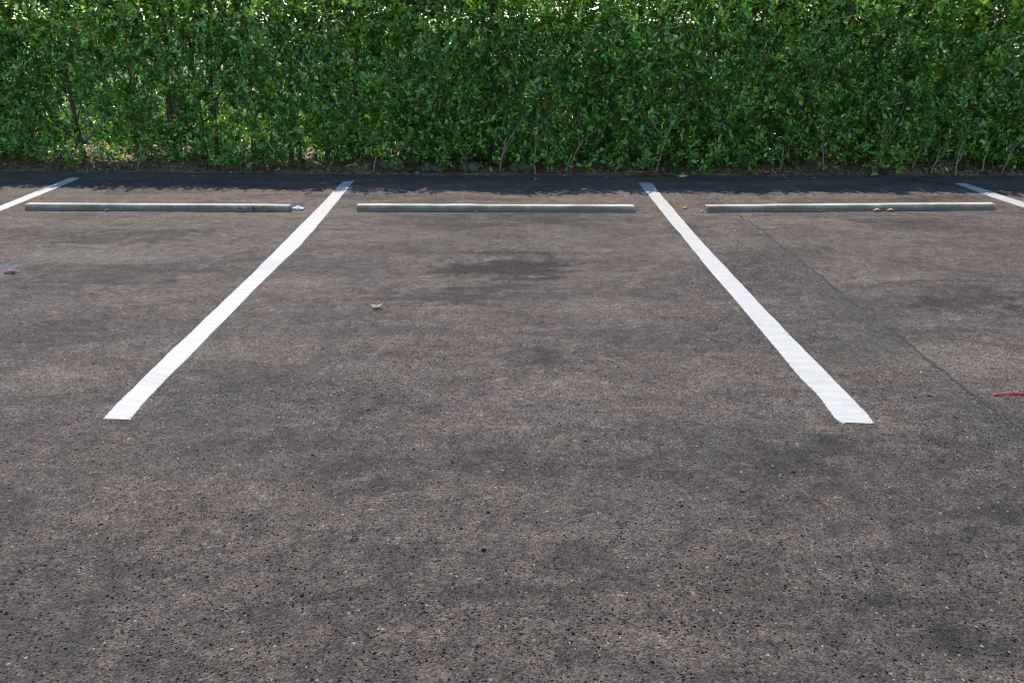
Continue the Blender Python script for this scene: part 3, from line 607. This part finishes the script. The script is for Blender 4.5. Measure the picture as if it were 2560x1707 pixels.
# litter scraps in the shade strip and on the asphalt
vs_, fs = [], []
def stone(vs_, fs, x, y, r):
    b = len(vs_); k = [random.uniform(.6, 1.2) for _ in range(6)]
    vs_ += [(x+r*k[0], y, r*.3), (x, y+r*k[1], r*.3), (x-r*k[2], y, r*.3), (x, y-r*k[3], r*.3), (x+r*.2, y-r*.1, r*.9*k[4]), (x, y, -.001)]
    for i in range(4): fs.append((b+i, b+(i+1) % 4, b+4)); fs.append((b+(i+1) % 4, b+i, b+5))
for i in range(600):
    y = 1.6+7.3*random.random()**.8; x = random.uniform(-1, 1)*(.62*y+.3); stone(vs_, fs, x, y, random.choice((.0012, .0016, .002, .0026, .0035)))
o = pymesh('pale_grit', vs_, fs, mat_simple('pale_grit', (.09, .082, .072), (.18, .17, .15), 9, .9)); tag(o, 'pale grit scattered over the asphalt', 'grit', kind='stuff')
vs_, fs = [], []
for i in range(1800):
    y = 1.6+7.3*random.random()**.9; x = random.uniform(-1, 1)*(.62*y+.3); stone(vs_, fs, x, y, random.choice((.0015, .002, .0025, .0035)))
o = pymesh('dark_grit', vs_, fs, M_PITCH); tag(o, 'black asphalt crumbs scattered over the bays', 'grit', kind='stuff')
# twigs
def twig(p0, p1, r, mat, label, name='twig', bend=.1, z=.004):
    a_, b_ = G(*p0), G(*p1); a_.z = b_.z = z; vs_, fs = [], []; n = 9; d = b_-a_; s = Vector((-d.y, d.x, 0)); pts = []
    for i in range(n):
        u = i/(n-1); pts.append(a_+d*u+s*bend*math.sin(u*3.1)+Vector((0, 0, .003*math.sin(u*5)+r)))
    tube(vs_, fs, pts, [r*(1-.4*i/(n-1)) for i in range(n)], 6); o = pymesh(name, vs_, fs, mat, None, True); tag(o, label, 'twig'); return o
twig((1749, 852), (1783, 857), .0013, M_WOOD, 'short straw coloured twig on the asphalt near the right white line')
twig((1488, 923), (1528, 929), .0014, M_TWIG, 'brown twig lying in the lower middle of the middle bay')
twig((1565, 436), (1622, 437), .0035, M_WOOD, 'pale straight stick at the hedge foot left of the large fallen leaves', z=.02)
twig((2328, 1058), (2340, 1059), .001, M_WOOD, 'tiny curved twig in front of the end of the right white line', bend=.3)
# crumpled white tissue beside stop 1
p = G(746, 525); bm = bmesh.new(); bmesh.ops.create_icosphere(bm, subdivisions=4, radius=1)
for v in bm.verts:
    q = v.co.copy(); k = 1+.35*noise.noise(q*2.3)+.22*abs(noise.noise(q*6)); x = q.x*.035*k; y = q.y*.028*k; z = q.z*.017*k
    if q.x < -.2: x = -.007-(-q.x-.2)*.062; y *= max(.22, 1-(-q.x-.2)*1.3); z *= max(.28, 1-(-q.x-.2)*1.2)
    if q.x > .4: z *= .55
    v.co = Vector((x, y, max(z+.012, .0012*random.random())))
me = bpy.data.meshes.new('crumpled_tissue'); bm.to_mesh(me); bm.free(); o = link('crumpled_tissue', me, None, M_TISSUE); o.location = (p.x, p.y, 0); tag(o, 'crumpled white tissue touching the right end of the left wheel stop', 'litter')
# red string by stop 3
vs_, fs = [], []; e = Vector(G(2493, 520)); e.z = .012
pts = [e+Vector((.0-.012, .02, .018)), e+Vector((.006, .01, .006)), e+Vector((.014, 0, -.006)), e+Vector((.03, .004, .002)), e+Vector((.045, -.002, -.004)), e+Vector((.06, .006, -.006)), e+Vector((.075, -.004, -.008))]
tube(vs_, fs, pts, .0022, 6)
tube(vs_, fs, [e+Vector((.03, .004, 0)), e+Vector((.038, .012, .010)), e+Vector((.05, .01, .002)), e+Vector((.04, -.006, -.002)), e+Vector((.03, .0, -.004))], .0018, 6)
tube(vs_, fs, [e+Vector((.055, .004, -.004)), e+Vector((.066, .02, -.006)), e+Vector((.08, .018, -.008))], .0018, 6)
o = pymesh('red_string', vs_, fs, M_RED, None, True); tag(o, 'knotted red plastic string at the right end of the right wheel stop', 'string')
# red straw with a frayed tuft at the right border
a_ = G(2484, 989); b_ = G(2600, 987); rs = empty('red_straw', (a_.x, a_.y, 0)); tag(rs, 'thin red plastic rod with a frayed tuft, cut by the right border', 'plastic rod'); off = Vector(rs.location)
vs_, fs = [], []; pts = []
for i in range(14):
    u = i/13; q = a_.lerp(b_, u); q.z = .0045+.002*math.sin(u*5); q.y += .004*math.sin(u*4); pts.append(q-off)
tube(vs_, fs, pts, .0034, 8); pymesh('rod', vs_, fs, M_RED, rs, True)
vs_, fs = [], []; c0 = G(2538, 988); c0.z = .006
for i in range(13):
    rnd = random.Random(i); t = -1.2+2.4*i/12; q = c0-off; l = rnd.uniform(.010, .024); d = Vector((math.sin(t), rnd.uniform(.1, .8), rnd.uniform(.5, 1.0))).normalized()
    tube(vs_, fs, [q, q+d*l*.5+Vector((rnd.uniform(-.002, .002), 0, 0)), q+d*l+Vector((rnd.uniform(-.004, .004), 0, -.002))], [.0016, .0013, .0006], 5)
pymesh('tuft', vs_, fs, M_PINK, rs)
